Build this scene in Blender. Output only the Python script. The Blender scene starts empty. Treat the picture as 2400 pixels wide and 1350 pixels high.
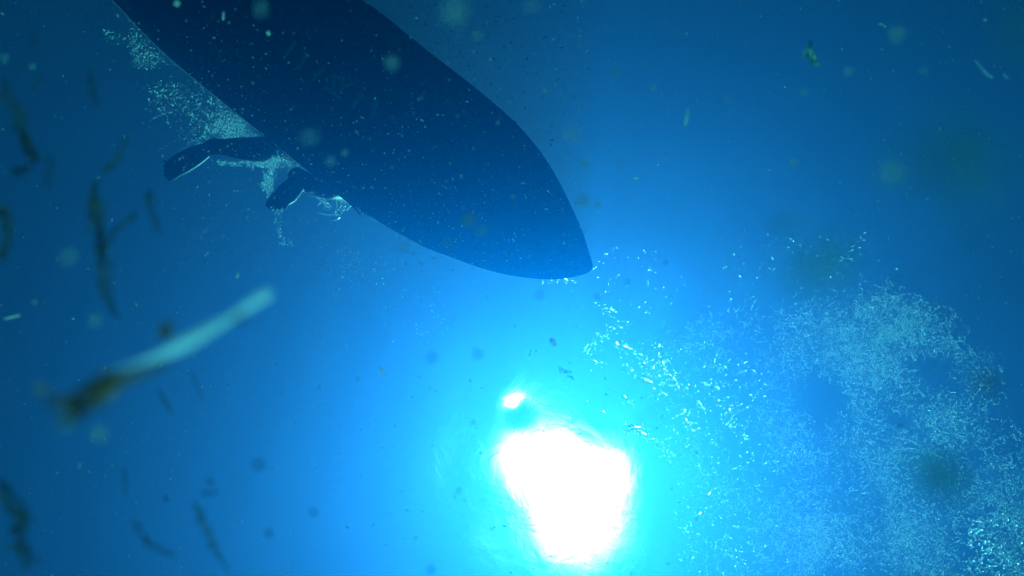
import bpy, math, random
import numpy as np
from mathutils import Vector, Matrix, noise

random.seed(7)
rng = np.random.default_rng(11)
scene = bpy.context.scene
COL = scene.collection
V = Vector

# ------------------------------------------------------------------ camera
DEPTH = 3.4                       # metres of water above the lens
TILT = math.radians(14.0)
F_PX = 1200 / math.tan(math.radians(35.0))     # focal length in photo pixels (2400 wide)
CAM = V((0, 0, -DEPTH))
FWD = V((0, math.sin(TILT), math.cos(TILT)))
UP = V((0, math.cos(TILT), -math.sin(TILT)))
RIGHT = V((-1, 0, 0))
cam_data = bpy.data.cameras.new("camera")
cam = bpy.data.objects.new("camera", cam_data)
COL.objects.link(cam)
m = Matrix((RIGHT, UP, -FWD)).transposed().to_4x4()
m.translation = CAM
cam.matrix_world = m
cam_data.sensor_width = 36.0
cam_data.lens = 18.0 / math.tan(math.radians(35.0))
cam_data.clip_start = 0.005
cam_data.clip_end = 500.0
APERTURE = 0.005
FOCUS = 3.3
cam_data.dof.use_dof = True
cam_data.dof.focus_distance = FOCUS
cam_data.dof.aperture_fstop = cam_data.lens / 1000.0 / APERTURE
scene.camera = cam


def ray(px, py):
    return (FWD * F_PX + RIGHT * (px - 1200) + UP * (675 - py)).normalized()


def at_z(px, py, z):
    """point on the horizontal plane z seen in that direction from the lens"""
    d = ray(px, py)
    return CAM + d * ((z - CAM.z) / d.z)


def at_d(px, py, dist):
    """point at that distance (along the optical axis) from the lens"""
    d = FWD * F_PX + RIGHT * (px - 1200) + UP * (675 - py)
    return CAM + d * (dist / F_PX)


# ------------------------------------------------------------------ light
SUN_DIR = ray(1350, 1116)                       # towards the sun
elev = math.asin(SUN_DIR.z)
azim = math.atan2(SUN_DIR.x, SUN_DIR.y)
world = bpy.data.worlds.new("World")
scene.world = world
world.use_nodes = True
wn = world.node_tree
for n in list(wn.nodes):
    wn.nodes.remove(n)
w_out = wn.nodes.new("ShaderNodeOutputWorld")
w_bg = wn.nodes.new("ShaderNodeBackground")
w_sky = wn.nodes.new("ShaderNodeTexSky")
w_sky.sky_type = 'NISHITA'
w_sky.sun_disc = False
w_sky.sun_elevation = elev
w_sky.sun_rotation = azim
w_sky.air_density = 0.08                        # thin clear air: a deep blue sky
w_sky.dust_density = 0.8
w_sky.ozone_density = 8.0
w_bg.inputs["Strength"].default_value = 0.07
wn.links.new(w_sky.outputs[0], w_bg.inputs[0])
wn.links.new(w_bg.outputs[0], w_out.inputs[0])

sun_data = bpy.data.lights.new("sun", 'SUN')
sun_data.energy = 5.0
sun_data.angle = math.radians(0.5)
sun_data.color = (1.0, 0.97, 0.94)
sun = bpy.data.objects.new("sun", sun_data)
COL.objects.link(sun)
sun.rotation_euler = (-SUN_DIR).to_track_quat('-Z', 'Y').to_euler()
sun.location = SUN_DIR * 20

scene.view_settings.view_transform = 'Standard'
scene.view_settings.look = 'None'
scene.view_settings.gamma = 1.0
scene.view_settings.exposure = 0.12
scene.view_settings.use_curve_mapping = False
scene.cycles.max_bounces = 8
scene.cycles.volume_bounces = 0
scene.cycles.transparent_max_bounces = 24
scene.cycles.sample_clamp_indirect = 40.0
scene.cycles.use_denoising = True


# ------------------------------------------------------------------ materials
def new_mat(name):
    mt = bpy.data.materials.new(name)
    mt.use_nodes = True
    nt = mt.node_tree
    for n in list(nt.nodes):
        nt.nodes.remove(n)
    out = nt.nodes.new("ShaderNodeOutputMaterial")
    return mt, nt, out


def mottled(nt, a, b, scale, detail=4.0):
    tc = nt.nodes.new("ShaderNodeTexCoord")
    nz = nt.nodes.new("ShaderNodeTexNoise")
    nz.inputs["Scale"].default_value = scale
    nz.inputs["Detail"].default_value = detail
    rp = nt.nodes.new("ShaderNodeValToRGB")
    rp.color_ramp.elements[0].position = 0.35
    rp.color_ramp.elements[1].position = 0.68
    rp.color_ramp.elements[0].color = (*a, 1)
    rp.color_ramp.elements[1].color = (*b, 1)
    nt.links.new(tc.outputs["Object"], nz.inputs["Vector"])
    nt.links.new(nz.outputs["Fac"], rp.inputs["Fac"])
    return rp.outputs["Color"], nz.outputs["Fac"]


def solid_mat(name, a, b, scale, rough=0.6, bump=0.2, dist=0.01):
    mt, nt, out = new_mat(name)
    c, f = mottled(nt, a, b, scale)
    p = nt.nodes.new("ShaderNodeBsdfPrincipled")
    p.inputs["Roughness"].default_value = rough
    nt.links.new(c, p.inputs["Base Color"])
    bp = nt.nodes.new("ShaderNodeBump")
    bp.inputs["Strength"].default_value = bump
    bp.inputs["Distance"].default_value = dist
    nt.links.new(f, bp.inputs["Height"])
    nt.links.new(bp.outputs[0], p.inputs["Normal"])
    nt.links.new(p.outputs[0], out.inputs["Surface"])
    return mt


def leaf_mat(name, a, b, scale, translucent=0.5, clear=0.0):
    """thin living matter: diffuse + light let through + partly clear tissue"""
    mt, nt, out = new_mat(name)
    c, f = mottled(nt, a, b, scale)
    df = nt.nodes.new("ShaderNodeBsdfDiffuse")
    tl = nt.nodes.new("ShaderNodeBsdfTranslucent")
    nt.links.new(c, df.inputs["Color"])
    nt.links.new(c, tl.inputs["Color"])
    mx = nt.nodes.new("ShaderNodeMixShader")
    mx.inputs[0].default_value = translucent
    nt.links.new(df.outputs[0], mx.inputs[1])
    nt.links.new(tl.outputs[0], mx.inputs[2])
    last = mx
    if clear > 0:
        tr = nt.nodes.new("ShaderNodeBsdfTransparent")
        m2 = nt.nodes.new("ShaderNodeMixShader")
        m2.inputs[0].default_value = clear
        nt.links.new(mx.outputs[0], m2.inputs[1])
        nt.links.new(tr.outputs[0], m2.inputs[2])
        last = m2
    nt.links.new(last.outputs[0], out.inputs["Surface"])
    return mt


def bubble_mat(name, refr=0.5, rough=0.45, tint=(0.9, 0.95, 0.95), clear=0.2):
    """air bubbles and foam: light scattered through, and bent towards the eye"""
    mt, nt, out = new_mat(name)
    tl = nt.nodes.new("ShaderNodeBsdfTranslucent")
    tl.inputs["Color"].default_value = (*tint, 1)
    rf = nt.nodes.new("ShaderNodeBsdfGlass")
    rf.inputs["Roughness"].default_value = rough
    rf.inputs["IOR"].default_value = 1.33
    rf.inputs["Color"].default_value = (*tint, 1)
    mx = nt.nodes.new("ShaderNodeMixShader")
    mx.inputs[0].default_value = refr
    nt.links.new(tl.outputs[0], mx.inputs[1])
    nt.links.new(rf.outputs[0], mx.inputs[2])
    tr = nt.nodes.new("ShaderNodeBsdfTransparent")
    m2 = nt.nodes.new("ShaderNodeMixShader")
    m2.inputs[0].default_value = clear
    nt.links.new(mx.outputs[0], m2.inputs[1])
    nt.links.new(tr.outputs[0], m2.inputs[2])
    nt.links.new(m2.outputs[0], out.inputs["Surface"])
    return mt


def water_mat():
    """the sea surface: light goes through straight or bent by ripples, and mirrors at the edge"""
    mt, nt, out = new_mat("sea_surface")
    gl = nt.nodes.new("ShaderNodeBsdfGlass")
    gl.inputs["IOR"].default_value = 1.33
    gl.distribution = 'BECKMANN'
    gl.inputs["Roughness"].default_value = 0.435
    gl.inputs["Color"].default_value = (0.90, 0.96, 0.98, 1)
    tr = nt.nodes.new("ShaderNodeBsdfTransparent")
    tr.inputs["Color"].default_value = (0.90, 0.96, 0.98, 1)
    mx = nt.nodes.new("ShaderNodeMixShader")
    mx.inputs[0].default_value = 0.4
    tc = nt.nodes.new("ShaderNodeTexCoord")
    nz = nt.nodes.new("ShaderNodeTexNoise")
    nz.inputs["Scale"].default_value = 7.5
    nz.inputs["Detail"].default_value = 5.0
    nz.inputs["Distortion"].default_value = 0.6
    bp = nt.nodes.new("ShaderNodeBump")
    bp.inputs["Strength"].default_value = 0.22
    bp.inputs["Distance"].default_value = 0.02
    nt.links.new(tc.outputs["Object"], nz.inputs["Vector"])
    nt.links.new(nz.outputs["Fac"], bp.inputs["Height"])
    nt.links.new(bp.outputs[0], gl.inputs["Normal"])
    nt.links.new(tr.outputs[0], mx.inputs[1])
    nt.links.new(gl.outputs[0], mx.inputs[2])
    nt.links.new(mx.outputs[0], out.inputs["Surface"])
    return mt


def haze_mat():
    mt, nt, out = new_mat("sea_water_body")
    pv = nt.nodes.new("ShaderNodeVolumePrincipled")
    pv.inputs["Color"].default_value = (0.0002, 0.059, 0.285, 1)
    pv.inputs["Absorption Color"].default_value = (0.015, 0.765, 0.999, 1)
    pv.inputs["Density"].default_value = 0.62
    pv.inputs["Anisotropy"].default_value = 0.78
    nt.links.new(pv.outputs[0], out.inputs["Volume"])
    return mt


M_WATER = water_mat()
M_HAZE = haze_mat()
M_SAND = solid_mat("pale_sand", (0.30, 0.28, 0.22), (0.42, 0.39, 0.31), 3.0, 0.9)
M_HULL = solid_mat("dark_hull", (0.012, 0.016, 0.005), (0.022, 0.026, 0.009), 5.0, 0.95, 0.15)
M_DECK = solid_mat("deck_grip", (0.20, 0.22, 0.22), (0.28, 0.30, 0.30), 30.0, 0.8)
M_GLOWLINE = leaf_mat("pale_glow_line", (0.55, 0.60, 0.60), (0.75, 0.78, 0.76), 40.0, 0.85)  # pale colour standing in for light along the waterline
M_MARK = solid_mat("worn_paint", (0.26, 0.40, 0.36), (0.36, 0.52, 0.46), 60.0, 0.6)
M_BODY = solid_mat("dark_wetsuit", (0.016, 0.020, 0.010), (0.026, 0.030, 0.016), 14.0, 0.6)
M_HAIR = solid_mat("dark_hair", (0.012, 0.010, 0.008), (0.03, 0.022, 0.016), 60.0, 0.7)
M_CORD = solid_mat("dark_cord", (0.015, 0.02, 0.02), (0.03, 0.035, 0.035), 60.0, 0.7)
M_WEED = leaf_mat("brown_green_weed", (0.025, 0.042, 0.024), (0.055, 0.085, 0.045), 30.0, 0.8, 0.62)
M_WEED_DARK = leaf_mat("dark_weed", (0.10, 0.085, 0.025), (0.28, 0.19, 0.05), 60.0, 0.85, 0.4)
M_WEED_GREEN = leaf_mat("green_weed", (0.06, 0.20, 0.05), (0.14, 0.38, 0.12), 200.0, 0.85, 0.5)
M_STRAW = leaf_mat("pale_straw", (0.36, 0.52, 0.66), (0.50, 0.66, 0.78), 60.0, 0.9)
M_SNOW = leaf_mat("pale_specks", (0.6, 0.65, 0.70), (0.82, 0.85, 0.88), 20.0, 0.9)
M_SPECK = leaf_mat("soft_speck", (0.09, 0.18, 0.23), (0.14, 0.25, 0.31), 80.0, 0.9)
M_GRIT = leaf_mat("dark_grit", (0.03, 0.035, 0.02), (0.06, 0.06, 0.03), 60.0, 0.3)
M_FOAM = bubble_mat("foam_bubbles", 0.2, 0.45, (0.88, 0.93, 1.0), 0.0)
M_BUBBLE = bubble_mat("clear_bubble", 0.85, 0.2, (0.98, 0.99, 0.99), 0.0)


# ------------------------------------------------------------------ mesh helpers
class MB:
    """collects shapes into ONE mesh"""

    def __init__(self):
        self.v, self.f = [], []

    def add(self, vs, fs):
        o = len(self.v)
        self.v.extend([tuple(p) for p in vs])
        self.f.extend([tuple(i + o for i in q) for q in fs])

    def tube(self, pts, rad, sides=8, flat=1.0, twist=0.0, ref=None):
        pts = [V(p) for p in pts]
        n = len(pts)
        vs, fs = [], []
        for i, p in enumerate(pts):
            t = (pts[min(i + 1, n - 1)] - pts[max(i - 1, 0)])
            t = t.normalized() if t.length > 1e-9 else V((0, 0, 1))
            rf = V(ref) if ref is not None else V((0.12, 0.31, 0.94))
            a = t.cross(rf)
            if a.length < 1e-4:
                a = t.cross(V((1, 0, 0)))
            a.normalize()
            b = a.cross(t)
            r = rad[i] if hasattr(rad, "__len__") else rad
            for k in range(sides):
                an = 2 * math.pi * k / sides + twist * i
                vs.append(p + a * (r * math.cos(an)) + b * (r * flat * math.sin(an)))
        for i in range(n - 1):
            for k in range(sides):
                k2 = (k + 1) % sides
                fs.append((i * sides + k, i * sides + k2, (i + 1) * sides + k2, (i + 1) * sides + k))
        fs.append(tuple(range(sides))[::-1])
        fs.append(tuple((n - 1) * sides + k for k in range(sides)))
        self.add(vs, fs)

    def ball(self, c, r, squash=(1, 1, 1), seg=8, rings=6, lump=0.0):
        vs, fs = [], []
        c = V(c)
        s = random.random() * 50
        for j in range(rings + 1):
            th = math.pi * j / rings
            for k in range(seg):
                ph = 2 * math.pi * k / seg
                d = V((math.sin(th) * math.cos(ph), math.sin(th) * math.sin(ph), math.cos(th)))
                q = r * (1 + lump * noise.noise(d * 1.7 + V((s, s, s)))) if lump else r
                vs.append(c + V((d.x * q * squash[0], d.y * q * squash[1], d.z * q * squash[2])))
        for j in range(rings):
            for k in range(seg):
                k2 = (k + 1) % seg
                fs.append((j * seg + k, (j + 1) * seg + k, (j + 1) * seg + k2, j * seg + k2))
        self.add(vs, fs)

    def blade(self, pts, rad, cup=0.5, cross=4):
        """a thin cupped strip (leaf, split reed) following pts, hollow side down"""
        pts = [V(p) for p in pts]
        n = len(pts)
        vs, fs = [], []
        for i, p in enumerate(pts):
            t = (pts[min(i + 1, n - 1)] - pts[max(i - 1, 0)]).normalized()
            a = t.cross(V((0, 0, 1)))
            a = a.normalized() if a.length > 1e-3 else V((1, 0, 0))
            b = a.cross(t)
            for k in range(cross + 1):
                u = -1 + 2 * k / cross
                vs.append(p + a * (u * rad[i]) + b * (cup * rad[i] * (1 - u * u)))
        for i in range(n - 1):
            for k in range(cross):
                q = i * (cross + 1) + k
                fs.append((q, q + 1, q + cross + 2, q + cross + 1))
        self.add(vs, fs)

    def flake(self, r):
        """a little curled scale of dead matter: one cupped sheet with a ragged rim"""
        s = random.random() * 60
        vs, fs = [(0, 0, 0.3 * r)], []
        for j in range(1, 5):
            for k in range(14):
                a = 2 * math.pi * k / 14
                q = r * j / 4 * (1 + 0.35 * noise.noise(V((math.cos(a) * 1.3 + s, math.sin(a) * 1.3, j * 0.2))))
                vs.append((q * math.cos(a), q * math.sin(a) * 0.9, 0.3 * r * (1 - (j / 4) ** 2)))
        for k in range(14):
            k2 = (k + 1) % 14
            fs.append((0, 1 + k, 1 + k2))
            for j in range(3):
                fs.append((1 + j * 14 + k, 1 + (j + 1) * 14 + k, 1 + (j + 1) * 14 + k2, 1 + j * 14 + k2))
        self.add(vs, fs)

    def build(self, name, mat, parent=None, smooth=True, origin=None):
        me = bpy.data.meshes.new(name)
        o = V(origin) if origin is not None else V((0, 0, 0))
        me.from_pydata([V(p) - o for p in self.v], [], self.f)
        me.materials.append(mat)
        if smooth:
            me.polygons.foreach_set("use_smooth", [True] * len(me.polygons))
        me.update()
        ob = bpy.data.objects.new(name, me)
        COL.objects.link(ob)
        if parent:
            ob.parent = parent
            ob.location = o - (parent.location if parent.type == 'EMPTY' or parent.parent is None else V((0, 0, 0)))
        else:
            ob.location = o
        return ob


def tag(o, label=None, cat=None, group=None, kind=None):
    if label:
        o["label"] = label
    if cat:
        o["category"] = cat
    if group:
        o["group"] = group
    if kind:
        o["kind"] = kind
    return o


def empty(name, loc):
    e = bpy.data.objects.new(name, None)
    e.location = loc
    e.empty_display_size = 0.05
    COL.objects.link(e)
    return e


def catmull(pts, per=6, closed=False):
    pts = [V(p) for p in pts]
    n = len(pts)
    out = []
    rngi = range(n) if closed else range(n - 1)
    for i in rngi:
        if closed:
            p0, p1, p2, p3 = pts[(i - 1) % n], pts[i], pts[(i + 1) % n], pts[(i + 2) % n]
        else:
            p0, p1, p2, p3 = pts[max(i - 1, 0)], pts[i], pts[i + 1], pts[min(i + 2, n - 1)]
        for k in range(per):
            t = k / per
            out.append(0.5 * ((2 * p1) + (p2 - p0) * t + (2 * p0 - 5 * p1 + 4 * p2 - p3) * t * t
                              + (3 * p1 - p0 - 3 * p2 + p3) * t ** 3))
    if not closed:
        out.append(pts[-1])
    return out


ICO_V = None


def ico():
    t = (1 + 5 ** 0.5) / 2
    v = np.array([(-1, t, 0), (1, t, 0), (-1, -t, 0), (1, -t, 0), (0, -1, t), (0, 1, t), (0, -1, -t), (0, 1, -t),
                  (t, 0, -1), (t, 0, 1), (-t, 0, -1), (-t, 0, 1)], float)
    v /= np.linalg.norm(v[0])
    f = np.array([(0, 11, 5), (0, 5, 1), (0, 1, 7), (0, 7, 10), (0, 10, 11), (1, 5, 9), (5, 11, 4), (11, 10, 2),
                  (10, 7, 6), (7, 1, 8), (3, 9, 4), (3, 4, 2), (3, 2, 6), (3, 6, 8), (3, 8, 9), (4, 9, 5),
                  (2, 4, 11), (6, 2, 10), (8, 6, 7), (9, 8, 1)], int)
    return v, f


def many_balls(name, centres, scales, mat, angles=None):
    """thousands of tiny grains as ONE stuff mesh; scales is (n,3), angles turn about z"""
    v, f = ico()
    c = np.asarray(centres, float)
    s = np.asarray(scales, float)
    n = len(c)
    vv = v[None, :, :] * s[:, None, :]
    if angles is not None:
        ca, sa = np.cos(angles)[:, None], np.sin(angles)[:, None]
        x = vv[:, :, 0] * ca - vv[:, :, 1] * sa
        y = vv[:, :, 0] * sa + vv[:, :, 1] * ca
        vv = np.stack([x, y, vv[:, :, 2]], axis=2)
    vv = (vv + c[:, None, :]).reshape(-1, 3)
    ff = (f[None] + (np.arange(n) * 12)[:, None, None]).reshape(-1)
    me = bpy.data.meshes.new(name)
    me.vertices.add(len(vv))
    me.vertices.foreach_set("co", vv.ravel())
    me.loops.add(len(ff))
    me.loops.foreach_set("vertex_index", ff.astype(np.int32))
    nf = len(ff) // 3
    me.polygons.add(nf)
    me.polygons.foreach_set("loop_start", np.arange(0, nf * 3, 3, dtype=np.int32))
    me.polygons.foreach_set("loop_total", np.full(nf, 3, dtype=np.int32))
    me.materials.append(mat)
    me.update(calc_edges=True)
    me.validate()
    me.polygons.foreach_set("use_smooth", [True] * nf)
    ob = bpy.data.objects.new(name, me)
    COL.objects.link(ob)
    return ob


# ------------------------------------------------------------------ the setting
WAVES = []
wr = random.Random(6)
for lam, amp in ((3.1, 0.030), (1.9, 0.022), (1.15, 0.016), (0.8, 0.011), (0.55, 0.008), (0.42, 0.006), (0.31, 0.004)):
    for _ in range(2):
        a = wr.gauss(0.5, 0.9)
        k = 2 * math.pi / (lam * wr.uniform(0.9, 1.1))
        WAVES.append((k * math.cos(a), k * math.sin(a), wr.uniform(0, 6.28), 0.5 * amp * wr.uniform(0.7, 1.2)))


def wave(x, y):
    h = 0.0
    for kx, ky, ph, am in WAVES:
        h = h + am * np.sin(kx * x + ky * y + ph)
    # one steep little hollow throws a second image of the sun
    d2 = ((x - HOLLOW[0]) ** 2 + (y - HOLLOW[1]) ** 2) / 0.038 ** 2
    return h + 0.021 * np.exp(-0.5 * d2)


HOLLOW = at_z(1210, 958, 0)


def make_water():
    n = 521
    u = np.linspace(-1, 1, n)
    s = 4.2 * u + 24.8 * np.sign(u) * np.abs(u) ** 5
    X, Y = np.meshgrid(s, s, indexing="ij")
    fade = 1.0 / (1.0 + (np.hypot(X, Y) / 9.0) ** 4)
    Z = wave(X, Y) * fade
    co = np.stack([X, Y, Z], axis=2).reshape(-1, 3)
    i = np.arange(n - 1)
    I, J = np.meshgrid(i, i, indexing="ij")
    a = (I * n + J).ravel()
    quads = np.stack([a, a + n, a + n + 1, a + 1], axis=1).ravel()
    me = bpy.data.meshes.new("water_surface")
    me.vertices.add(len(co))
    me.vertices.foreach_set("co", co.ravel())
    me.loops.add(len(quads))
    me.loops.foreach_set("vertex_index", quads.astype(np.int32))
    nf = len(quads) // 4
    me.polygons.add(nf)
    me.polygons.foreach_set("loop_start", np.arange(0, nf * 4, 4, dtype=np.int32))
    me.polygons.foreach_set("loop_total", np.full(nf, 4, dtype=np.int32))
    me.materials.append(M_WATER)
    me.update(calc_edges=True)
    me.polygons.foreach_set("use_smooth", [True] * nf)
    ob = bpy.data.objects.new("water_surface", me)
    COL.objects.link(ob)
    return tag(ob, "rippled blue sea surface seen from below", None, None, "structure")


make_water()


def make_seabed():
    n = 41
    vs, fs = [], []
    for i in range(n):
        for j in range(n):
            x, y = -29 + 58 * i / (n - 1), -29 + 58 * j / (n - 1)
            vs.append((x, y, -10.5 + 0.35 * noise.noise(V((x * 0.2, y * 0.2, 0))) + 0.05 * noise.noise(V((x, y, 3)))))
    for i in range(n - 1):
        for j in range(n - 1):
            fs.append((i * n + j, (i + 1) * n + j, (i + 1) * n + j + 1, i * n + j + 1))
    b = MB()
    b.add(vs, fs)
    return tag(b.build("seabed", M_SAND), "pale sandy seabed far below", None, None, "structure")


make_seabed()

hz = MB()
hx, hz0, hz1 = 31.0, -12.0, 0.62
hz.add([(-hx, -hx, hz0), (hx, -hx, hz0), (hx, hx, hz0), (-hx, hx, hz0), (-hx, -hx, hz1), (hx, -hx, hz1), (hx, hx, hz1), (-hx, hx, hz1)],
       [(3, 2, 1, 0), (4, 5, 6, 7), (0, 1, 5, 4), (1, 2, 6, 5), (2, 3, 7, 6), (3, 0, 4, 7)])
tag(hz.build("haze", M_HAZE, smooth=False), "blue murky sea water filling the whole view", None, None, "stuff")

# ------------------------------------------------------------------ the board
ZB = -0.03
LEFT = [(262, 0), (330, 72), (400, 140), (480, 207), (560, 272), (640, 336), (720, 402), (790, 456), (850, 498),
        (920, 541), (985, 575), (1060, 604), (1135, 631), (1210, 648), (1290, 655), (1350, 648)]
TIP = [(1388, 630)]
RGT = [(1380, 590), (1366, 545), (1342, 490), (1310, 425), (1268, 358), (1216, 297), (1165, 250), (1100, 196), (1022, 136),
       (950, 78), (885, 26), (800, -28), (690, -90), (560, -160), (420, -232), (290, -300)]
TAIL = [(190, -340), (90, -345), (20, -310), (-20, -262), (20, -220), (140, -114)]
outline_px = LEFT + TIP + RGT + TAIL
outline = catmull([at_z(x, y, ZB) for x, y in outline_px], 4, closed=True)
nose = at_z(1388, 632, ZB)
tail = at_z(40, -320, ZB)
axis = (nose - tail)
AL = axis.length
ax = axis.normalized()


def inset(p, s):
    t = min(max((p - tail).dot(ax), 0.18 * AL), 0.80 * AL)
    c = tail + ax * t
    return c + (p - c) * s


board = empty("paddle_board", (tail + nose) / 2)
tag(board, "large dark pointed board floating overhead, seen from below", "board")
levels = [(0.88, 0.115), (0.92, 0.085), (0.955, 0.03), (1.0, -0.03), (0.985, -0.055), (0.94, -0.078), (0.8, -0.10), (0.55, -0.115), (0.25, -0.122)]
hb = MB()
vs, fs = [], []
NO = len(outline)
for s, z in levels:
    for p in outline:
        q = inset(p, s)
        vs.append((q.x, q.y, z))
for i in range(len(levels) - 1):
    for k in range(NO):
        k2 = (k + 1) % NO
        fs.append((i * NO + k, (i + 1) * NO + k, (i + 1) * NO + k2, i * NO + k2))
fs.append(tuple((len(levels) - 1) * NO + k for k in range(NO)))
fs.append(tuple(range(NO))[::-1])
hb.add(vs, fs)
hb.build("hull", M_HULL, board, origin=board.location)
dk = MB()
vs = []
for s, z in ((0.84, 0.118), (0.84, 0.126)):
    vs += [(inset(p, s).x, inset(p, s).y, z) for p in outline]
fs = [(k, (k + 1) % NO, NO + (k + 1) % NO, NO + k) for k in range(NO)] + [tuple(NO + k for k in range(NO)), tuple(range(NO))[::-1]]
dk.add(vs, fs)
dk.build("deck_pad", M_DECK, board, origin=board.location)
# light line of the meniscus, shaped as three pale tubes along the left edge
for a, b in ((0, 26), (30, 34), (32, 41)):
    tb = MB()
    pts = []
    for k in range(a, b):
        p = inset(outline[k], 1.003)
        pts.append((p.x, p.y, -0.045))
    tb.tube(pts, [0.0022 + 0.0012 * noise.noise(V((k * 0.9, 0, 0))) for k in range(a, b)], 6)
    tb.build("waterline_glow", M_GLOWLINE, board, origin=board.location)


def hull_z(px, py):
    """height of the hull's underside where that sight line meets it (nearly flat)"""
    return -0.119


# faint worn marks in a lighter paint on the underside
for (x0, y0, x1, y1, w) in ((693, 98, 664, 140, 11), (722, 126, 697, 163, 12), (762, 158, 733, 191, 11), (760, 204, 801, 232, 12),
                            (852, 220, 824, 254, 11), (786, 172, 782, 202, 10), (806, 178, 800, 212, 11), (832, 194, 806, 205, 9),
                            (884, 236, 872, 272, 9)):
    mb = MB()
    p0, p1 = at_z(x0, y0, -0.124), at_z(x1, y1, -0.124)
    d = (p1 - p0).normalized()
    sd = V((-d.y, d.x, 0)) * (w * 0.002 * 0.5)
    vs = []
    for z in (-0.1235, -0.1265):
        for q in (p0 - sd, p0 + sd, p1 + sd * 0.8, p1 - sd * 0.8):
            vs.append((q.x, q.y, z))
    mb.add(vs, [(0, 1, 2, 3), (7, 6, 5, 4), (0, 4, 5, 1), (1, 5, 6, 2), (2, 6, 7, 3), (3, 7, 4, 0)])
    mb.build("paint_mark", M_MARK, board, smooth=False, origin=board.location)

# ------------------------------------------------------------------ the person sitting on the board's edge
def skin_person():
    nodes, edges, rad = [], [], []

    def nd(p, r, parent=None):
        nodes.append(V(p))
        rad.append(r if isinstance(r, tuple) else (r, r))
        i = len(nodes) - 1
        if parent is not None:
            edges.append((parent, i))
        return i

    hipc = at_z(800, 300, 0.24)
    pel = nd(hipc, 0.125)
    side = ax                       # the hips lie along the board, the legs point out over its edge
    outw = V((ax.y, -ax.x, 0))
    e = at_z(560, 400, 0) - at_z(800, 300, 0)
    if outw.dot(e) < 0:
        outw = -outw
    up = V((0, 0, 1))
    lie = (-outw * 0.42 - ax * 0.90).normalized()      # lying back along the deck
    acr = up.cross(lie)
    ab = nd(hipc + lie * 0.17, (0.14, 0.10), pel)
    ch = nd(hipc + lie * 0.36, (0.16, 0.105), ab)
    nk = nd(hipc + lie * 0.53 + up * 0.015, 0.058, ch)
    hd = nd(hipc + lie * 0.62 + up * 0.03, (0.085, 0.092), nk)
    nd(hipc + lie * 0.71 + up * 0.03, (0.07, 0.08), hd)
    for sg in (1, -1):
        sh = nd(hipc + lie * 0.45 + acr * (0.18 * sg), 0.060, ch)
        el = nd(hipc + lie * 0.22 + acr * (0.27 * sg) - up * 0.04, 0.042, sh)
        wr_ = nd(hipc + lie * 0.02 + acr * (0.30 * sg) - up * 0.07, 0.030, el)
        pm = nd(hipc - lie * 0.06 + acr * (0.31 * sg) - up * 0.085, (0.040, 0.016), wr_)
        for k in range(4):
            b0 = nd(hipc - lie * 0.105 + acr * (0.31 * sg + 0.019 * (k - 1.5)) - up * 0.09, 0.0095, pm)
            nd(hipc - lie * (0.14 + 0.012 * (1.5 - abs(k - 1.3))) + acr * (0.31 * sg + 0.025 * (k - 1.5)) - up * 0.10, 0.008, b0)
        th0 = nd(hipc - lie * 0.06 + acr * (0.26 * sg) - up * 0.085, 0.011, pm)
        nd(hipc - lie * 0.09 + acr * (0.235 * sg) - up * 0.09, 0.009, th0)

    def leg(hip, knee, mid, ankle, heel, ball, toes, wide, toe_side, thin=0.036, calf=0.066, shin=0.052):
        h = nd(hip, 0.098, pel)
        k = nd(knee, 0.066, h)
        c = nd(mid, calf, k)
        c2 = nd(mid * 0.42 + ankle * 0.58, shin, c)
        a = nd(ankle, thin, c2)
        nd(heel, 0.034, a)
        b0 = nd((ankle + ball) / 2, (0.056, 0.042), a)
        b = nd(ball, wide, b0)
        for q, back in enumerate((0.006, 0.0, 0.004, 0.012, 0.024)):
            o = toe_side * (0.021 * (q - 2))
            t0 = nd(ball * 0.35 + toes * 0.65 + o, 0.0135 if q else 0.017, b)
            nd(toes + o * (1.05 - 0.06 * abs(q - 2)) - (toes - ball).normalized() * back, 0.012 if q else 0.016, t0)

    # first leg: stretched out flat just under the surface
    hipA = hipc - side * 0.11 + outw * 0.02 + up * 0.0
    kneeA = at_z(690, 345, 0.175)
    midA = at_z(600, 351, -0.055)
    ankA = at_z(500, 343, -0.12)
    heelA = at_z(484, 338, -0.15)
    ballA = at_z(420, 384, -0.15)
    toeA = at_z(382, 405, -0.15)
    tsA = (at_z(425, 352, -0.15) - at_z(445, 406, -0.15)).normalized() * 1.05
    leg(hipA, kneeA, midA, ankA, heelA, ballA, toeA, (0.066, 0.042), tsA, 0.027)
    # second leg: hanging down, the foot turned towards the lens
    hipB = hipc + side * 0.12 + outw * 0.02
    kneeB = at_z(815, 440, 0.175)
    midB = at_z(770, 446, -0.08)
    ankB = at_z(704, 424, -0.22)
    heelB = at_z(684, 402, -0.27)
    ballB = at_z(660, 460, -0.33)
    toeB = at_z(642, 494, -0.34)
    tsB = (at_z(685, 472, -0.3) - at_z(635, 458, -0.3)).normalized() * 0.85
    leg(hipB, kneeB, midB, ankB, heelB, ballB, toeB, (0.050, 0.036), tsB, 0.034, 0.052, 0.040)

    base = hipc - up * 0.115
    me = bpy.data.meshes.new("person")
    me.from_pydata([p - base for p in nodes], edges, [])
    ob = bpy.data.objects.new("person", me)
    COL.objects.link(ob)
    ob.location = base
    md = ob.modifiers.new("skin", 'SKIN')
    for i, sv in enumerate(me.skin_vertices[0].data):
        sv.radius = rad[i]
        sv.use_root = (i == 0)
    md.use_smooth_shade = True
    ss = ob.modifiers.new("sub", 'SUBSURF')
    ss.levels = ss.render_levels = 2
    me.materials.append(M_BODY)
    tag(ob, "dark person on the board, legs and bare feet trailing in the water beside it", "person")
    hr = MB()
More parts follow.
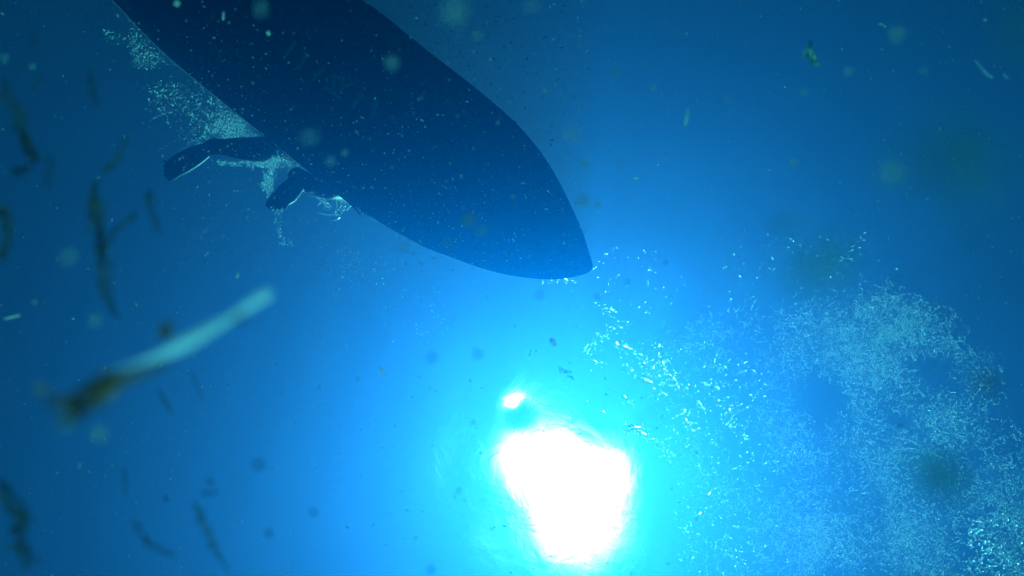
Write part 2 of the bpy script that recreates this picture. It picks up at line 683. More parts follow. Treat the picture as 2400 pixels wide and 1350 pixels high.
    hr.ball(hipc + lie * 0.71 + up * 0.02, 0.098, (1.0, 1.0, 0.9), 14, 10, 0.15)
    hr.build("hair", M_HAIR, ob, origin=hipc + lie * 0.71 + up * 0.02)
    return ob


person = skin_person()
for ch in person.children:
    ch.location = V(ch.location)

# thin dark cord hanging from the board's edge beside the second leg
cb = MB()
cp = [at_z(790, 452, -0.06), at_z(806, 463, -0.10), at_z(822, 478, -0.13), at_z(836, 492, -0.15), at_z(845, 502, -0.15), at_z(849, 493, -0.13), at_z(851, 485, -0.10)]
cb.tube(catmull(cp, 4), 0.0045, 6)
tag(cb.build("cord", M_CORD, origin=cp[0]), "thin dark cord looping off the board's edge beside the hanging leg", "cord")

# ------------------------------------------------------------------ foam and bubbles under the surface
def inside(poly, x, y):
    c = False
    n = len(poly)
    j = n - 1
    for i in range(n):
        xi, yi = poly[i]
        xj, yj = poly[j]
        if (yi > y) != (yj > y) and x < (xj - xi) * (y - yi) / (yj - yi) + xi:
            c = not c
        j = i
    return c


def edge_dist(poly, x, y):
    best = 1e9
    for i in range(len(poly)):
        x0, y0 = poly[i - 1]
        x1, y1 = poly[i]
        dx, dy = x1 - x0, y1 - y0
        t = min(1, max(0, ((x - x0) * dx + (y - y0) * dy) / (dx * dx + dy * dy + 1e-9)))
        best = min(best, math.hypot(x - x0 - t * dx, y - y0 - t * dy))
    return best


def lace(p, s, sharp):
    """0..1: wandering filaments"""
    q = V((p.x * s, p.y * s, 1.7))
    w = V((noise.noise(q * 0.9 + V((5, 0, 0))), noise.noise(q * 0.9 + V((0, 9, 0))), 0)) * 0.9
    r = 1 - abs(noise.noise((q + w) * 1.6)) * sharp
    r2 = 1 - abs(noise.noise((q + w) * 4.1 + V((3, 3, 3)))) * sharp
    return max(0.0, max(r, 0.8 * r2))


def foam_field(name, label, poly, n, z0, rmin, rmax, scale, sharp, edge=0.0, holes=(), stretch=(1.0, 1.6), patch=0.0, mat=None, ang=None, fall=0.0):
    xs = [p[0] for p in poly]
    ys = [p[1] for p in poly]
    x0, x1, y0, y1 = min(xs), max(xs), min(ys), max(ys)
    C, S, A = [], [], []
    tries = 0
    while len(C) < n and tries < n * 40:
        tries += 1
        x, y = random.uniform(x0, x1), random.uniform(y0, y1)
        jx = x + edge * noise.noise(V((x * 0.012, y * 0.012, 8)))
        jy = y + edge * noise.noise(V((x * 0.012, y * 0.012, 18)))
        if not inside(poly, jx, jy):
            continue
        k = 1.0
        if fall > 0:
            k = min(1.0, edge_dist(poly, jx, jy) / fall)
            k = k * k * (3 - 2 * k)
        for hx_, hy_, hr_, hs in holes:
            dd = math.hypot(x - hx_, y - hy_) / hr_
            if dd < 1:
                k *= 1 - hs * (1 - dd * dd)
        p = at_z(x, y, z0)
        if patch > 0:
            k *= min(1.0, max(0.0, 0.5 + patch * noise.noise(V((p.x * 3.1, p.y * 3.1, 4.4)))))
        if random.random() > k * lace(p, scale, sharp) ** 2:
            continue
        r = rmin + (rmax - rmin) * random.random() ** 6
        st = random.uniform(*stretch)
        C.append((p.x, p.y, wave(p.x, p.y) - 0.006 - random.random() * 0.02))
        S.append((r * st, r, r * 0.8))
        A.append(random.gauss(ang, 0.5) if ang is not None else random.uniform(0, 3.14))
    ob = many_balls(name, C, S, mat or M_FOAM, np.array(A))
    return tag(ob, label, "foam", None, "stuff")


BIG = [(1785, 745), (1880, 705), (1990, 672), (2080, 668), (2160, 700), (2250, 760), (2330, 850), (2370, 960), (2420, 1100), (2440, 1370),
       (1735, 1370), (1705, 1260), (1750, 1130), (1745, 1000), (1790, 900), (1760, 820)]
HOLES = [(2190, 1120, 130, 1.0), (2095, 975, 90, 0.9), (1900, 800, 60, 0.6), (1700, 1250, 120, 0.8), (2330, 1060, 80, 0.6), (1960, 690, 90, 0.7), (2330, 940, 80, 0.5)]
foam_field("foam_patch", "wide lacy patch of pale blue foam at lower right", BIG, 20000, -0.01, 0.0008, 0.0034, 5.5, 2.9, 60, HOLES, (1.0, 1.35), 1.0, fall=90)
foam_field("fine_froth", "fine pale froth clouding the water among the lacy foam", BIG, 36000, -0.02, 0.0005, 0.0012, 3.0, 1.6, 80, HOLES, (1.0, 1.3), 1.0, fall=90)
foam_field("foam_sparkle", "brighter glinting bubbles dotted through the lacy foam", BIG, 3600, -0.01, 0.0013, 0.0040, 5.0, 2.2, 60, HOLES, (1.0, 1.5), 0.8, M_BUBBLE, fall=90)


def foam_threads(name, label, poly, n, length, r, holes=(), patch=1.2, fall=60.0, bias=None, mat=None):
    """short wandering threads of bubbles that give the foam its crinkled look"""
    C, S, A = [], [], []
    xs = [p[0] for p in poly]
    ys = [p[1] for p in poly]
    k = tries = 0
    while k < n and tries < n * 30:
        tries += 1
        x, y = random.uniform(min(xs), max(xs)), random.uniform(min(ys), max(ys))
        if not inside(poly, x, y):
            continue
        w = min(1.0, edge_dist(poly, x, y) / fall)
        for hx_, hy_, hr_, hs in holes:
            dd = math.hypot(x - hx_, y - hy_) / hr_
            if dd < 1:
                w *= 1 - hs * (1 - dd * dd)
        p = at_z(x, y, -0.01)
        w *= min(1.0, max(0.0, 0.55 + patch * noise.noise(V((p.x * 3.1, p.y * 3.1, 4.4)))))
        if random.random() > w:
            continue
        k += 1
        a = (bias + random.gauss(0, 0.5)) if bias is not None else random.uniform(0, 6.28)
        m = random.randint(3, 12)
        q = V((p.x, p.y, 0))
        base = r * random.choice((0.5, 0.7, 0.9, 1.1, 1.5))
        step = length / 9 * random.uniform(0.6, 1.3)
        for _ in range(m):
            if random.random() > 0.22:
                C.append((q.x, q.y, float(wave(q.x, q.y)) - 0.008 - 0.012 * random.random()))
                rb = base * random.uniform(0.4, 1.5)
                S.append((max(rb, step * random.uniform(0.25, 0.65)), rb, rb * 0.8))
                A.append(a)
            a += random.gauss(0, 0.6)
            q = q + V((math.cos(a), math.sin(a), 0)) * step
    ob = many_balls(name, C, S, mat or M_FOAM, np.array(A))
    return tag(ob, label, "foam", None, "stuff")


WIDE = [(1480, 800), (1640, 720), (1785, 700), (1880, 680), (1990, 650), (2080, 645), (2160, 680), (2250, 740), (2340, 840), (2390, 950), (2430, 1100), (2440, 1380),
        (1600, 1380), (1560, 1250), (1580, 1100), (1500, 950)]
foam_threads("foam_threads", "crinkled pale blue threads of bubbles running through the lacy foam", WIDE, 4200, 0.050, 0.0015, HOLES + [(1480, 950, 240, 0.9), (1560, 1200, 150, 0.6)])
foam_threads("froth_threads", "crinkled pale threads in the froth beside the board's left edge", [(340, 200), (440, 170), (520, 215), (590, 275), (640, 340), (500, 345), (430, 360), (365, 345), (365, 290), (330, 240)],
             170, 0.045, 0.0012, (), 1.0, 25, 0.2)
foam_threads("leg_threads", "crinkled pale threads in the froth between the trailing legs", [(510, 365), (570, 372), (640, 345), (745, 428), (690, 395), (655, 400), (640, 455), (615, 440), (625, 395), (560, 390)],
             110, 0.035, 0.0014, (), 0.6, 8, None, M_BUBBLE)
foam_field("foam_streaks", "bright glinting foam flecks in the lower right corner", [(2230, 1215), (2330, 1180), (2420, 1220), (2420, 1370), (2260, 1370)], 420, -0.01,
           0.0022, 0.0075, 3.0, 2.4, 20, (), (1.2, 2.4), 0, M_BUBBLE, 2.3, fall=40)
foam_field("bubble_scatter", "loose bright bubbles between the sun and the lacy foam", [(1480, 820), (1640, 760), (1830, 820), (1850, 1370), (1570, 1370), (1560, 1150)],
           1100, -0.01, 0.0012, 0.0075, 3.0, 1.8, 30, (), (1.0, 1.6), 0, M_BUBBLE, fall=60)
foam_field("foam_flecks", "thin rows of bright flecks off the board's nose", [(1260, 640), (1500, 560), (1700, 580), (1960, 540), (2150, 600), (2000, 700), (1750, 730), (1680, 760), (1380, 730)],
           260, -0.01, 0.0015, 0.0055, 2.4, 3.6, 30, (), (1.2, 3.0), 0, M_BUBBLE, 0.1)
foam_field("left_froth", "pale froth along the board's left edge behind the outstretched leg",
           [(340, 200), (440, 170), (520, 215), (590, 275), (640, 340), (500, 350), (430, 365), (365, 350), (365, 290), (330, 240)], 2400, -0.01, 0.0010, 0.0042, 6.5, 2.4, 26, (), (1.0, 2.4), 1.5, fall=34)
foam_field("edge_froth", "small pale froth wedge high on the board's left edge", [(300, 40), (350, 70), (440, 155), (360, 172), (305, 150), (295, 100)], 620, -0.01,
           0.0010, 0.0038, 6.0, 2.4, 18, (), (1.0, 2.2), 1.2, fall=26)
foam_field("drift_froth", "little drifting froth wisps left of the board", [(240, 70), (300, 85), (285, 105), (250, 95)], 60, -0.01, 0.0012, 0.0045, 5.0, 2.0, 10, (), (1.0, 2.4))
foam_field("leg_froth", "white bubbles boiling between the two trailing legs",
           [(500, 362), (560, 372), (610, 352), (640, 338), (690, 378), (745, 428), (690, 395), (655, 392), (645, 450), (630, 470), (612, 440), (625, 400), (570, 390), (505, 385)],
           1500, -0.01, 0.0011, 0.0048, 8.0, 2.2, 12, (), (1.0, 2.2), 0.8, fall=14)
foam_field("toe_froth", "string of small bubbles trailing below the hanging foot", [(640, 495), (665, 490), (660, 540), (690, 575), (660, 575), (645, 530)], 130, -0.01,
           0.0012, 0.0040, 5.0, 1.4, 10, (), (1.0, 2.0))
foam_field("mid_bubbles", "sparse tiny bubbles below the board between stick and sun", [(560, 560), (980, 590), (1080, 760), (960, 860), (860, 900), (760, 700), (600, 640)], 330, -0.01,
           0.0010, 0.0032, 2.2, 2.4, 20, (), (1.0, 2.4), 1.0)
foam_field("leg_wisps", "bright foam wisps under the hanging leg", [(735, 462), (765, 463), (800, 470), (832, 473), (815, 490), (790, 516), (772, 506), (755, 485)], 130, -0.03,
           0.0012, 0.0034, 12.0, 3.6, 14, (), (1.6, 6.0), 1.0, M_BUBBLE, 1.9, fall=18)

wisp = MB()
for pts in ([(722, 462), (738, 461), (755, 464), (768, 476)], [(741, 462), (752, 470), (764, 479)], [(788, 468), (789, 482), (786, 503)], [(800, 474), (797, 486), (799, 494)],
            [(832, 474), (822, 482), (812, 494)], [(768, 506), (784, 503), (798, 507), (786, 516), (774, 517)], [(742, 499), (756, 502), (772, 504)], [(810, 478), (806, 492)],
            [(690, 434), (697, 446), (694, 457), (686, 461)], [(693, 438), (694, 450)], [(641, 484), (638, 495)], [(652, 480), (649, 494)]):
    Q = catmull([at_z(x, y, -0.05) for x, y in pts], 4)
    wisp.tube(Q, [0.0035 * (0.4 + 0.6 * math.sin(math.pi * i / (len(Q) - 1))) + 0.0004 for i in range(len(Q))], 6)
tag(wisp.build("splash_wisps", M_BUBBLE), "bright curved wisps of water and air around the hanging foot", "splash", None, "stuff")

# bright separate bubbles in strings near the sun
STRINGS = [
    [(1370, 828), (1380, 815), (1392, 800), (1402, 790), (1420, 785), (1440, 770), (1460, 760), (1480, 752)],
    [(1452, 808), (1470, 812), (1492, 822), (1500, 835), (1516, 845), (1528, 855), (1535, 868), (1545, 880)],
    [(1545, 810), (1540, 830), (1555, 850), (1562, 865), (1572, 880), (1588, 890), (1600, 905), (1608, 915)],
    [(1395, 848), (1410, 846), (1470, 860), (1485, 866), (1515, 882)],
    [(1660, 895), (1678, 907), (1692, 940), (1704, 955)],
    [(1605, 968), (1612, 980), (1618, 995), (1628, 1008), (1640, 945), (1655, 955)],
    [(1710, 985), (1714, 1000), (1740, 1015), (1748, 1025)],
    [(1475, 1000), (1490, 1002), (1508, 1015), (1522, 1024), (1545, 1042), (1565, 1060), (1566, 1075)],
    [(1545, 912), (1558, 920), (1480, 943), (1470, 930), (1410, 968), (1375, 935)],
    [(1665, 1158), (1635, 1200), (1620, 1312), (1750, 862), (1764, 865), (1632, 1090), (1770, 1140)],
    [(1285, 655), (1300, 657), (1326, 660), (1350, 655), (1420, 592), (1416, 720), (1440, 724), (1506, 720), (1525, 662)],
]
proto = None
STRING_WHERE = ("in the curved row left of all the others, above the sun", "in the upper row slanting down right from the curved row",
                "in the long slanting row farthest from the sun", "in the short flat row inside the curved row", "in the short slanting row at the far right",
                "in the thick row right of the sun", "in the short upright row beside the lacy foam", "in the bright row closest to the sun",
                "scattered singly above the sun", "standing alone right of the sun", "in the flat row under the board's nose")
for si, st in enumerate(STRINGS):
    for (x, y) in st:
        r = random.choice((0.004, 0.0055, 0.0065, 0.008, 0.011, 0.013)) * random.uniform(0.85, 1.15) * (0.75 if si in (0, 10) else 0.95)
        p = at_z(x + random.gauss(0, 4), y + random.gauss(0, 4), -0.01)
        loc = V((p.x, p.y, float(wave(p.x, p.y)) - 0.012))
        if proto is None:
            b = MB()
            b.ball((0, 0, 0), 1.0, (1, 1, 0.75), 14, 10, 0.7)
            proto = b.build("air_bubble", M_BUBBLE)
            o = proto
        else:
            o = proto.copy()
            COL.objects.link(o)
        o.location = loc
        near = min((q for q in st if q != (x, y)), key=lambda q: math.hypot(q[0] - x, q[1] - y))
        along = at_z(near[0], near[1], -0.01) - p
        o.scale = (r * random.choice((1.0, 1.3, 1.8, 2.4, 3.2)), r, r * 0.8)
        o.rotation_euler = (0, 0, math.atan2(along.y, along.x) + random.gauss(0, 0.25))
        tag(o, "shining air bubble " + STRING_WHERE[si], "bubble", "bright bubbles beside the sun")

# fine glittering bubbles trailing along the same strings
C, S = [], []
for st in STRINGS[:9] + STRINGS[10:]:
    for a, b_ in zip(st[:-1], st[1:]):
        if math.hypot(a[0] - b_[0], a[1] - b_[1]) > 45:
            continue
        for _ in range(12):
            t = random.random()
            x = a[0] + (b_[0] - a[0]) * t + random.gauss(0, 9)
            y = a[1] + (b_[1] - a[1]) * t + random.gauss(0, 9)
            p = at_z(x, y, -0.01)
            C.append((p.x, p.y, float(wave(p.x, p.y)) - 0.01))
            r = random.choice((0.0015, 0.002, 0.003, 0.004, 0.0055))
            S.append((r * random.uniform(1, 1.6), r, r * 0.8))
tag(many_balls("glint_bubbles", C, S, M_BUBBLE, rng.uniform(0, 3.14, len(C))), "fine glittering bubbles trailing along the bright strings beside the sun", "bubbles", None, "stuff")

# ------------------------------------------------------------------ marine snow
C, S = [], []
while len(C) < 10000:
    d = 0.5 + 2.6 * random.random() ** 0.7
    x, y = random.uniform(-60, 2460), random.uniform(-60, 1410)
    if random.random() < 0.45:
        x, y = random.uniform(420, 1380), random.uniform(-20, 640)
    p = at_d(x, y, d)
    if p.z > -0.16 or random.random() > 0.55 + 1.1 * noise.noise(p * 2.2):
        continue
    r = (0.0005 + 0.0021 * random.random() ** 5) * (0.35 + 0.42 * d)
    C.append(tuple(p))
    S.append((r * random.choice((0.8, 0.9, 1.0, 1.1, 1.3, 2.2)), r * random.uniform(0.6, 1.0), r * random.uniform(0.6, 1.2)))
while len(C) < 16000:
    p = at_d(random.uniform(-60, 2460), random.uniform(-60, 1410), 1.0 + 2.0 * random.random())
    if p.z > -0.16:
        continue
    r = random.uniform(0.00022, 0.00055)
    C.append(tuple(p))
    S.append((r * random.uniform(1, 2), r, r))
tag(many_balls("marine_snow", C, S, M_SNOW, rng.uniform(0, 3.14, len(C))), "countless tiny pale specks drifting in the water", "specks", None, "stuff")


# ------------------------------------------------------------------ soft specks close to the lens
def soft_speck(px, py, dia, label, mat=None, name="drifting_speck", group="soft specks adrift near the lens", fill=0.8):
    inv = dia / (F_PX * APERTURE) + 1 / FOCUS
    d = 1 / inv
    p = at_d(px, py, d)
    r = dia * fill * 0.5 * d / F_PX
    b = MB()
    if mat is None:
        b.flake(r)
    else:
        b.ball((0, 0, 0), r, (1.1, 0.9, 0.8), 10, 7, 0.5)
    o = b.build(name, mat or M_SPECK)
    o.location = p
    if mat is None:
        o.rotation_euler = (random.gauss(0, 0.35), random.gauss(0, 0.35), random.random() * 6)
    else:
        o.rotation_euler = (random.random() * 3, random.random() * 3, random.random() * 3)
    return tag(o, label, "speck", group)


for px, py, dia, lb in (
    (612, 20, 40, "round blue-green speck on the dark board near the top edge"),
    (1065, 26, 62, "largest soft round speck, beside the board at the top"),
    (725, 322, 44, "soft teal speck on the dark board above the hanging foot"),
    (160, 603, 42, "soft pale speck alone left of the dark weed strands"),
    (232, 1015, 40, "soft pale speck below the brown tuft of the straw"),
    (150, 990, 46, "faint speck touching the brown tuft from below"),
    (222, 750, 34, "faint speck under the tall weed strand"),
    (1340, 315, 44, "soft blue speck just right of the board's edge"),
    (2105, 80, 36, "soft teal speck high at the right"),
    (2090, 405, 56, "wide faint speck left of the green smear at right"),
    (1098, 515, 34, "tall teal speck on the board near its nose"),
    (1130, 540, 26, "narrow teal speck beside the tall one near the board's nose"),
    (1050, 570, 28, "teal speck at the board's lower edge near the nose"),
    (945, 578, 32, "pale ring-like speck just under the board's lower edge"),
    (1370, 385, 24, "small clear speck off the board's right edge"),
    (1247, 15, 34, "faint speck at the top edge right of the board"),
    (1118, 82, 24, "small faint speck right of the board near the top"),
    (918, 146, 34, "faint blurred speck on the board by its right edge"),
    (775, 378, 24, "small teal speck on the board above the cord"),
    (808, 358, 18, "tiny teal speck on the board right of the foot"),
    (1265, 690, 24, "small pale speck under the board's nose"),
    (1440, 175, 16, "small speck halfway between board and white sliver"),
    (1860, 382, 18, "small lone speck in the open blue at right"),
    (1705, 235, 20, "faint speck right of the white sliver"),
    (1530, 205, 14, "tiny speck above the white sliver"),
    (1455, 385, 18, "speck near the pale flake right of the board"),
    (1365, 470, 30, "faint wide speck right of the board's nose"),
    (75, 155, 16, "small speck in the upper left corner"),
    (12, 135, 22, "faint speck at the left frame edge up high"),
    (80, 708, 14, "tiny pale speck low at the left edge"),
    (1400, 480, 20, "dim speck beside the board's nose"),
    (1885, 215, 16, "dim speck under the ragged weed scrap"),
    (1990, 168, 20, "dim speck right of the ragged weed scrap"),
    (2165, 165, 20, "dim speck left of the long straw splinter"),
):
    soft_speck(px, py, dia, lb)
for px, py, dia, lb in (
    (1012, 838, 30, "dark grain adrift above the sun at left"),
    (1110, 990, 14, "tiny dark grain just left of the white sun"),
    (1075, 1150, 16, "dark grain left of the sun at mid height"),
    (605, 1090, 34, "soft dark grain in the blue below the straw"),
    (390, 1168, 18, "dark round grain left of the lower weed strand"),
    (735, 1200, 26, "faint dark grain in the lower left blue"),
    (1010, 1335, 24, "dark grain at the bottom edge left of the sun"),
    (630, 1250, 24, "faint dark grain near the bottom left"),
    (1400, 695, 16, "faint dark grain below the board's nose"),
    (1470, 660, 16, "faint dark grain right of the board's nose"),
    (1560, 615, 14, "small dark grain in the flecks right of the nose"),
    (1120, 830, 28, "faint dark grain near the sun's upper left"),
    (1065, 1165, 12, "tiny dark grain beside another left of the sun"),
    (2110, 995, 16, "dark grain inside the lacy foam"),
):
    soft_speck(px, py, dia, lb, M_GRIT, "dark_grain", "dark grains adrift near the lens", 0.5)


# ------------------------------------------------------------------ slivers, flakes and splinters
def sliver(name, label, cat, pts, d, r, mat, flat=0.5):
    b = MB()
    P = catmull([at_d(x, y, d) for x, y in pts], 4)
    n = len(P)
    rr = [r * (0.35 + 0.65 * math.sin(math.pi * (0.12 + 0.76 * i / (n - 1)))) * (1 + 0.25 * noise.noise(V((i * 0.7, r * 900, 2)))) for i in range(n)]
    c = sum(P, V()) / n
    b.tube(P, rr, 7, flat)
    return tag(b.build(name, mat, origin=c), label, cat)


sliver("white_sliver", "short bright white sliver hanging upright in the open blue", "sliver", [(1612, 254), (1609, 275), (1605, 296)], 1.0, 0.0033, M_STRAW)
sliver("straw_splinter", "long thin pale splinter slanting in the upper right corner", "splinter", [(2283, 138), (2300, 160), (2318, 178), (2328, 182)], 0.75, 0.0013, M_STRAW)
sliver("straw_splinter", "short pale splinter right of the long one in the corner", "splinter", [(2350, 171), (2356, 178), (2362, 184)], 0.75, 0.0012, M_STRAW)
sliver("pale_flake", "small pale flake above and left of the white sun", "flake", [(1290, 794), (1296, 802), (1301, 811)], 1.6, 0.0065, M_SNOW, 0.7)
sliver("pale_flake", "tiny bright flake above the straw's pale tip", "flake", [(558, 640), (556, 652)], 1.2, 0.0026, M_SNOW, 0.6)
sliver("pale_flake", "tiny bright flake off the board's nose in the blue", "flake", [(1484, 416), (1490, 418), (1497, 417)], 1.4, 0.0022, M_SNOW, 0.6)
sliver("pale_flake", "bright grain high in the upper right", "flake", [(2305, 45), (2312, 48)], 1.0, 0.0022, M_SNOW, 0.6)
sliver("pale_flake", "pale flake on the dark board near the top left", "flake", [(628, 72), (630, 84)], 0.9, 0.0025, M_SNOW, 0.6)
sliver("pale_flake", "green-white flake on the board at the top edge", "flake", [(418, 2), (412, 14)], 0.7, 0.0032, M_SNOW, 0.6)
sliver("pale_flake", "slim pale flake on the board left of the worn marks", "flake", [(524, 28), (523, 48)], 0.9, 0.0018, M_SNOW, 0.6)
sliver("pale_flake", "small grey flake left of the white sun", "flake", [(890, 862), (896, 870), (900, 880)], 1.6, 0.0045, M_SNOW, 0.6)
sliver("pale_flake", "thin bright flake at the left frame edge", "flake", [(10, 748), (30, 743), (48, 739)], 0.7, 0.0013, M_SNOW, 0.6)


# ------------------------------------------------------------------ seaweed
def weed(name, label, strands, d, mat, frill=0.0, dz=0.03, seed=1, cat="seaweed", group=None):
    """strands: list of (points in view, half width in view px); one thing with one part per strand"""
    rr = random.Random(seed)
    if name == "seaweed_strand" and d > 0.3:
        d *= 0.55
    c0 = at_d(*strands[0][0][0], d)
    root = empty(name, c0)
    tag(root, label, cat, group)
    for pts, wpx in strands:
        b = MB()
        P = catmull([at_d(x, y, d + rr.uniform(-dz, dz)) for x, y in pts], 6)
        n = len(P)
        px = d / F_PX
        off = rr.random() * 40
        rad = []
        for i in range(n):
            t = i / (n - 1)
            env = min(1.0, 0.25 + 4 * t, 0.2 + 3.2 * (1 - t))
            rad.append(max(0.15, env * (1 + 0.75 * noise.noise(V((i * 0.33 + off, 0, 0))))) * wpx * px)
        b.blade(P, rad, 0.6)
        for i in range(n):
            if rr.random() < frill:
                t = (P[min(i + 1, n - 1)] - P[max(i - 1, 0)]).normalized()
                sd = t.cross(FWD).normalized() * rr.choice((-1, 1))
                L = rad[i] * rr.uniform(1.1, 2.0)
                e = P[i] + (sd * rr.uniform(0.6, 1.0) + t * rr.uniform(-0.7, 0.9)) * L
                mid = (P[i] + e) / 2 + FWD * rr.uniform(-0.3, 0.3) * L
                b.blade([P[i], mid, e], [rad[i] * 0.6, rad[i] * 0.55, rad[i] * 0.25], 0.4, 2)
        b.build("frond", mat, root, origin=c0)
    return root


weed("seaweed_strand", "tall tangled dark weed column hanging left of the feet",
     [([(215, 430), (225, 480), (232, 540), (240, 600), (252, 660), (268, 730)], 15), ([(226, 420), (218, 470), (228, 520), (236, 580), (232, 640), (238, 700)], 13),
      ([(245, 590), (268, 545), (300, 515), (325, 490)], 8), ([(238, 610), (252, 560), (280, 530)], 8), ([(240, 640), (246, 690), (268, 735), (280, 740)], 8)], 0.62, M_WEED, 0.5, 0.02, 3)
weed("seaweed_strand", "dark arched weed piece at the top of the tall column", [([(300, 318), (286, 345), (270, 375), (252, 395), (240, 405)], 9), ([(228, 412), (222, 440), (220, 465)], 7)], 0.66, M_WEED, 0.4, 0.02, 4)
weed("seaweed_strand", "slim dark weed blade right of the tall column", [([(352, 440), (352, 470), (356, 500), (366, 525), (374, 548)], 12)], 0.66, M_WEED, 0.2, 0.02, 5)
weed("seaweed_strand", "thick dark weed trailing at the left frame edge", [([(8, 180), (14, 220), (30, 245), (42, 270), (48, 310), (62, 345), (80, 370), (84, 378)], 17), ([(80, 372), (60, 395), (38, 405), (30, 395)], 11)], 0.6, M_WEED, 0.5, 0.02, 6)
weed("seaweed_strand", "dark weed clump cut by the left frame edge at mid height", [([(2, 480), (12, 510), (16, 550), (8, 590), (-4, 610)], 17)], 0.6, M_WEED, 0.5, 0.02, 7)
weed("seaweed_strand", "short dark weed blade upright near the upper left", [([(208, 158), (212, 190), (218, 220), (226, 250)], 8)], 0.68, M_WEED, 0.2, 0.02, 8)
weed("seaweed_strand", "tiny curled weed piece in the upper left", [([(98, 180), (88, 190), (78, 210)], 7)], 0.68, M_WEED, 0.2, 0.02, 9)
weed("seaweed_strand", "faint upright weed blade right of the thick trailing weed", [([(118, 365), (116, 400), (108, 440)], 9)], 0.55, M_WEED, 0.1, 0.02, 10)
weed("seaweed_strand", "faint short weed blade at the top of the left side", [([(76, 78), (75, 115)], 6)], 0.6, M_WEED, 0.1, 0.02, 11)
weed("seaweed_strand", "short dark weed streak just below the straw's middle", [([(370, 905), (380, 928), (392, 950), (404, 972)], 6)], 0.7, M_WEED, 0.1, 0.02, 12)
weed("seaweed_strand", "hair-thin weed streak right of the short one under the straw", [([(440, 865), (455, 890), (468, 918), (478, 940)], 3.5)], 0.75, M_WEED, 0.1, 0.02, 13)
weed("seaweed_strand", "slim upright weed blade with a pale tip in the lower left", [([(286, 1092), (293, 1125), (294, 1160)], 6)], 0.7, M_WEED, 0.1, 0.02, 14)
weed("seaweed_strand", "curved dark weed like a hook near the bottom left", [([(308, 1215), (322, 1240), (340, 1265), (362, 1283), (390, 1295), (415, 1302)], 9)], 0.6, M_WEED, 0.3, 0.02, 15)
weed("seaweed_strand", "long dark weed slanting to the bottom edge with loose scraps on top",
     [([(455, 1172), (466, 1205), (480, 1235), (496, 1270), (515, 1305), (540, 1345)], 10), ([(470, 1160), (490, 1155), (512, 1152)], 6), ([(490, 1132), (500, 1128)], 7)], 0.6, M_WEED, 0.3, 0.02, 16)
weed("seaweed_strand", "broad dark weed in the lower left corner", [([(-10, 1120), (15, 1150), (30, 1190), (40, 1240), (55, 1290), (62, 1340)], 22), ([(45, 1170), (55, 1200), (66, 1240)], 11)], 0.5, M_WEED, 0.5, 0.02, 17)
weed("seaweed_scrap", "ragged green-brown weed scrap adrift in the upper right", [([(1902, 95), (1897, 112), (1893, 128)], 6), ([(1899, 110), (1906, 128), (1912, 146), (1922, 160)], 5), ([(1895, 120), (1888, 133), (1876, 136)], 4), ([(1893, 126), (1903, 140), (1909, 152)], 6), ([(1890, 118), (1880, 122)], 2)], 0.8, M_WEED_GREEN, 0.3, 0.02, 18)
weed("seaweed_scrap", "dark ragged foam-edged scrap above right of the sun", [([(1309, 860), (1316, 866), (1322, 864)], 3), ([(1318, 872), (1326, 870), (1333, 876)], 3.5), ([(1328, 880), (1338, 884), (1345, 890)], 3), ([(1312, 868), (1316, 876)], 2), ([(1334, 868), (1340, 874)], 2)], 1.8, M_WEED_GREEN, 0.4, 0.02, 19)
weed("seaweed_strand", "dark brown weed bit touching the straw from above", [([(380, 760), (388, 775), (398, 782)], 17)], 0.22, M_WEED_DARK, 0.6, 0.005, 20)


def smear(label, px, py, spread, d, n, seed, wpx, mat):
    """loose tuft of thin weed almost touching the lens: melts into a soft green patch"""
    rr = random.Random(seed)
    st = []
    for k in range(n):
        a = rr.uniform(0, 6.28)
        r = spread * math.sqrt(rr.random()) * 0.7
        x, y = px + r * math.cos(a), py + r * math.sin(a) * 0.8
        b = rr.uniform(0, 6.28)
        L = spread * rr.uniform(0.3, 0.6)
        st.append(([(x, y), (x + L * 0.5 * math.cos(b) + rr.uniform(-8, 8), y + L * 0.5 * math.sin(b) + rr.uniform(-8, 8)), (x + L * math.cos(b), y + L * math.sin(b))], wpx))
    return weed("weed_tuft", label, st, d, mat, 0.0, d * 0.03, seed)


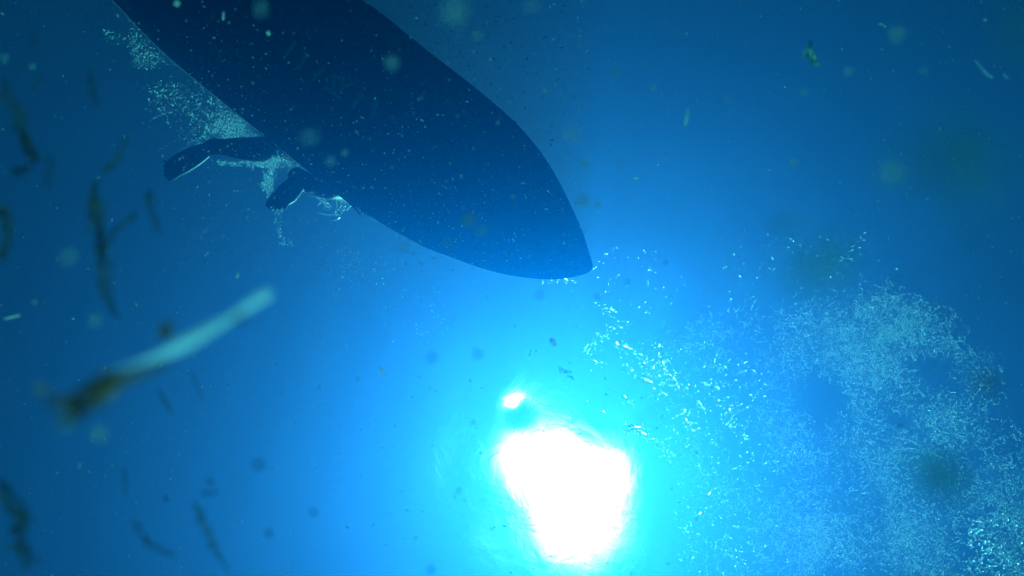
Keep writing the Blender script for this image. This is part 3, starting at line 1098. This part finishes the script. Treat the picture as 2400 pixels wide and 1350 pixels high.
smear("wide faint green weed tuft blurred at the right side", 2240, 380, 165, 0.05, 10, 31, 18, M_WEED_GREEN)
smear("soft olive weed tuft blurred above the lacy foam", 1925, 610, 95, 0.075, 11, 32, 15, M_WEED_GREEN)
smear("dark olive weed tuft blurred over the middle of the lacy foam", 2205, 1120, 95, 0.075, 12, 33, 15, M_WEED_GREEN)
smear("faint dark weed tuft at the right foam edge", 2320, 900, 60, 0.12, 5, 34, 9, M_WEED_DARK)
smear("small faint weed tuft left of the olive one above the foam", 1850, 545, 35, 0.12, 4, 35, 8, M_WEED_GREEN)
smear("faint dark weed tuft in the top right corner", 2375, 60, 60, 0.07, 5, 36, 11, M_WEED_GREEN)

# ------------------------------------------------------------------ the big blurred straw close to the lens
DS = 0.18
straw = empty("drifting_straw", at_d(460, 790, DS))
tag(straw, "big pale straw with a brown weedy end, blurred close to the lens", "straw")
pxm = DS / F_PX
P = catmull([at_d(x, y, DS) for x, y in ((634, 684), (600, 706), (560, 732), (520, 757), (470, 785), (420, 812), (370, 835), (320, 852), (270, 868))], 5)
n = len(P)
rad = []
for i in range(n):
    t = i / (n - 1)
    w = 10.5 + 8.5 * math.exp(-((t - 0.62) / 0.2) ** 2) + 4 * math.exp(-((t - 0.08) / 0.1) ** 2) - 3 * math.exp(-((t - 0.3) / 0.08) ** 2)
    rad.append(w * pxm * (0.55 + 0.45 * min(1, t * 12 + 0.3)) * (1 if t < 0.6 else max(0.12, 1 - (t - 0.6) * 2.3)))
b = MB()
b.blade(P, rad, 0.9, 6)
b.build("stem", M_STRAW, straw, origin=straw.location)
# brown weedy bark peeling off the lower end
rs = random.Random(77)
for (pts, w) in (([(400, 850), (350, 868), (300, 885), (250, 905), (205, 925)], 15), ([(290, 880), (250, 905), (215, 930), (180, 950), (140, 962)], 34),
                 ([(250, 925), (215, 950), (180, 975), (170, 985)], 14), ([(180, 945), (140, 940), (110, 925), (80, 900)], 9), ([(330, 868), (280, 890), (225, 905), (160, 940), (105, 950)], 13), ([(270, 895), (235, 895), (190, 925)], 18)):
    b = MB()
    Q = catmull([at_d(x, y, DS + rs.uniform(-0.008, 0.008)) for x, y in pts], 5)
    k = len(Q)
    rr_ = [w * pxm * max(0.2, min(1, 0.4 + 3 * i / k, 0.3 + 3 * (1 - i / k))) * (1 + 0.5 * noise.noise(V((i * 0.6, w, 0)))) for i in range(k)]
    b.blade(Q, rr_, 0.7)
    b.build("weed_shred", M_WEED_DARK, straw, origin=straw.location)
b = MB()
b.ball(at_d(563, 746, DS - 0.004), 9 * pxm, (1.3, 0.9, 0.8), 10, 8, 0.5)
b.build("dark_knot", M_WEED_DARK, straw, origin=straw.location)
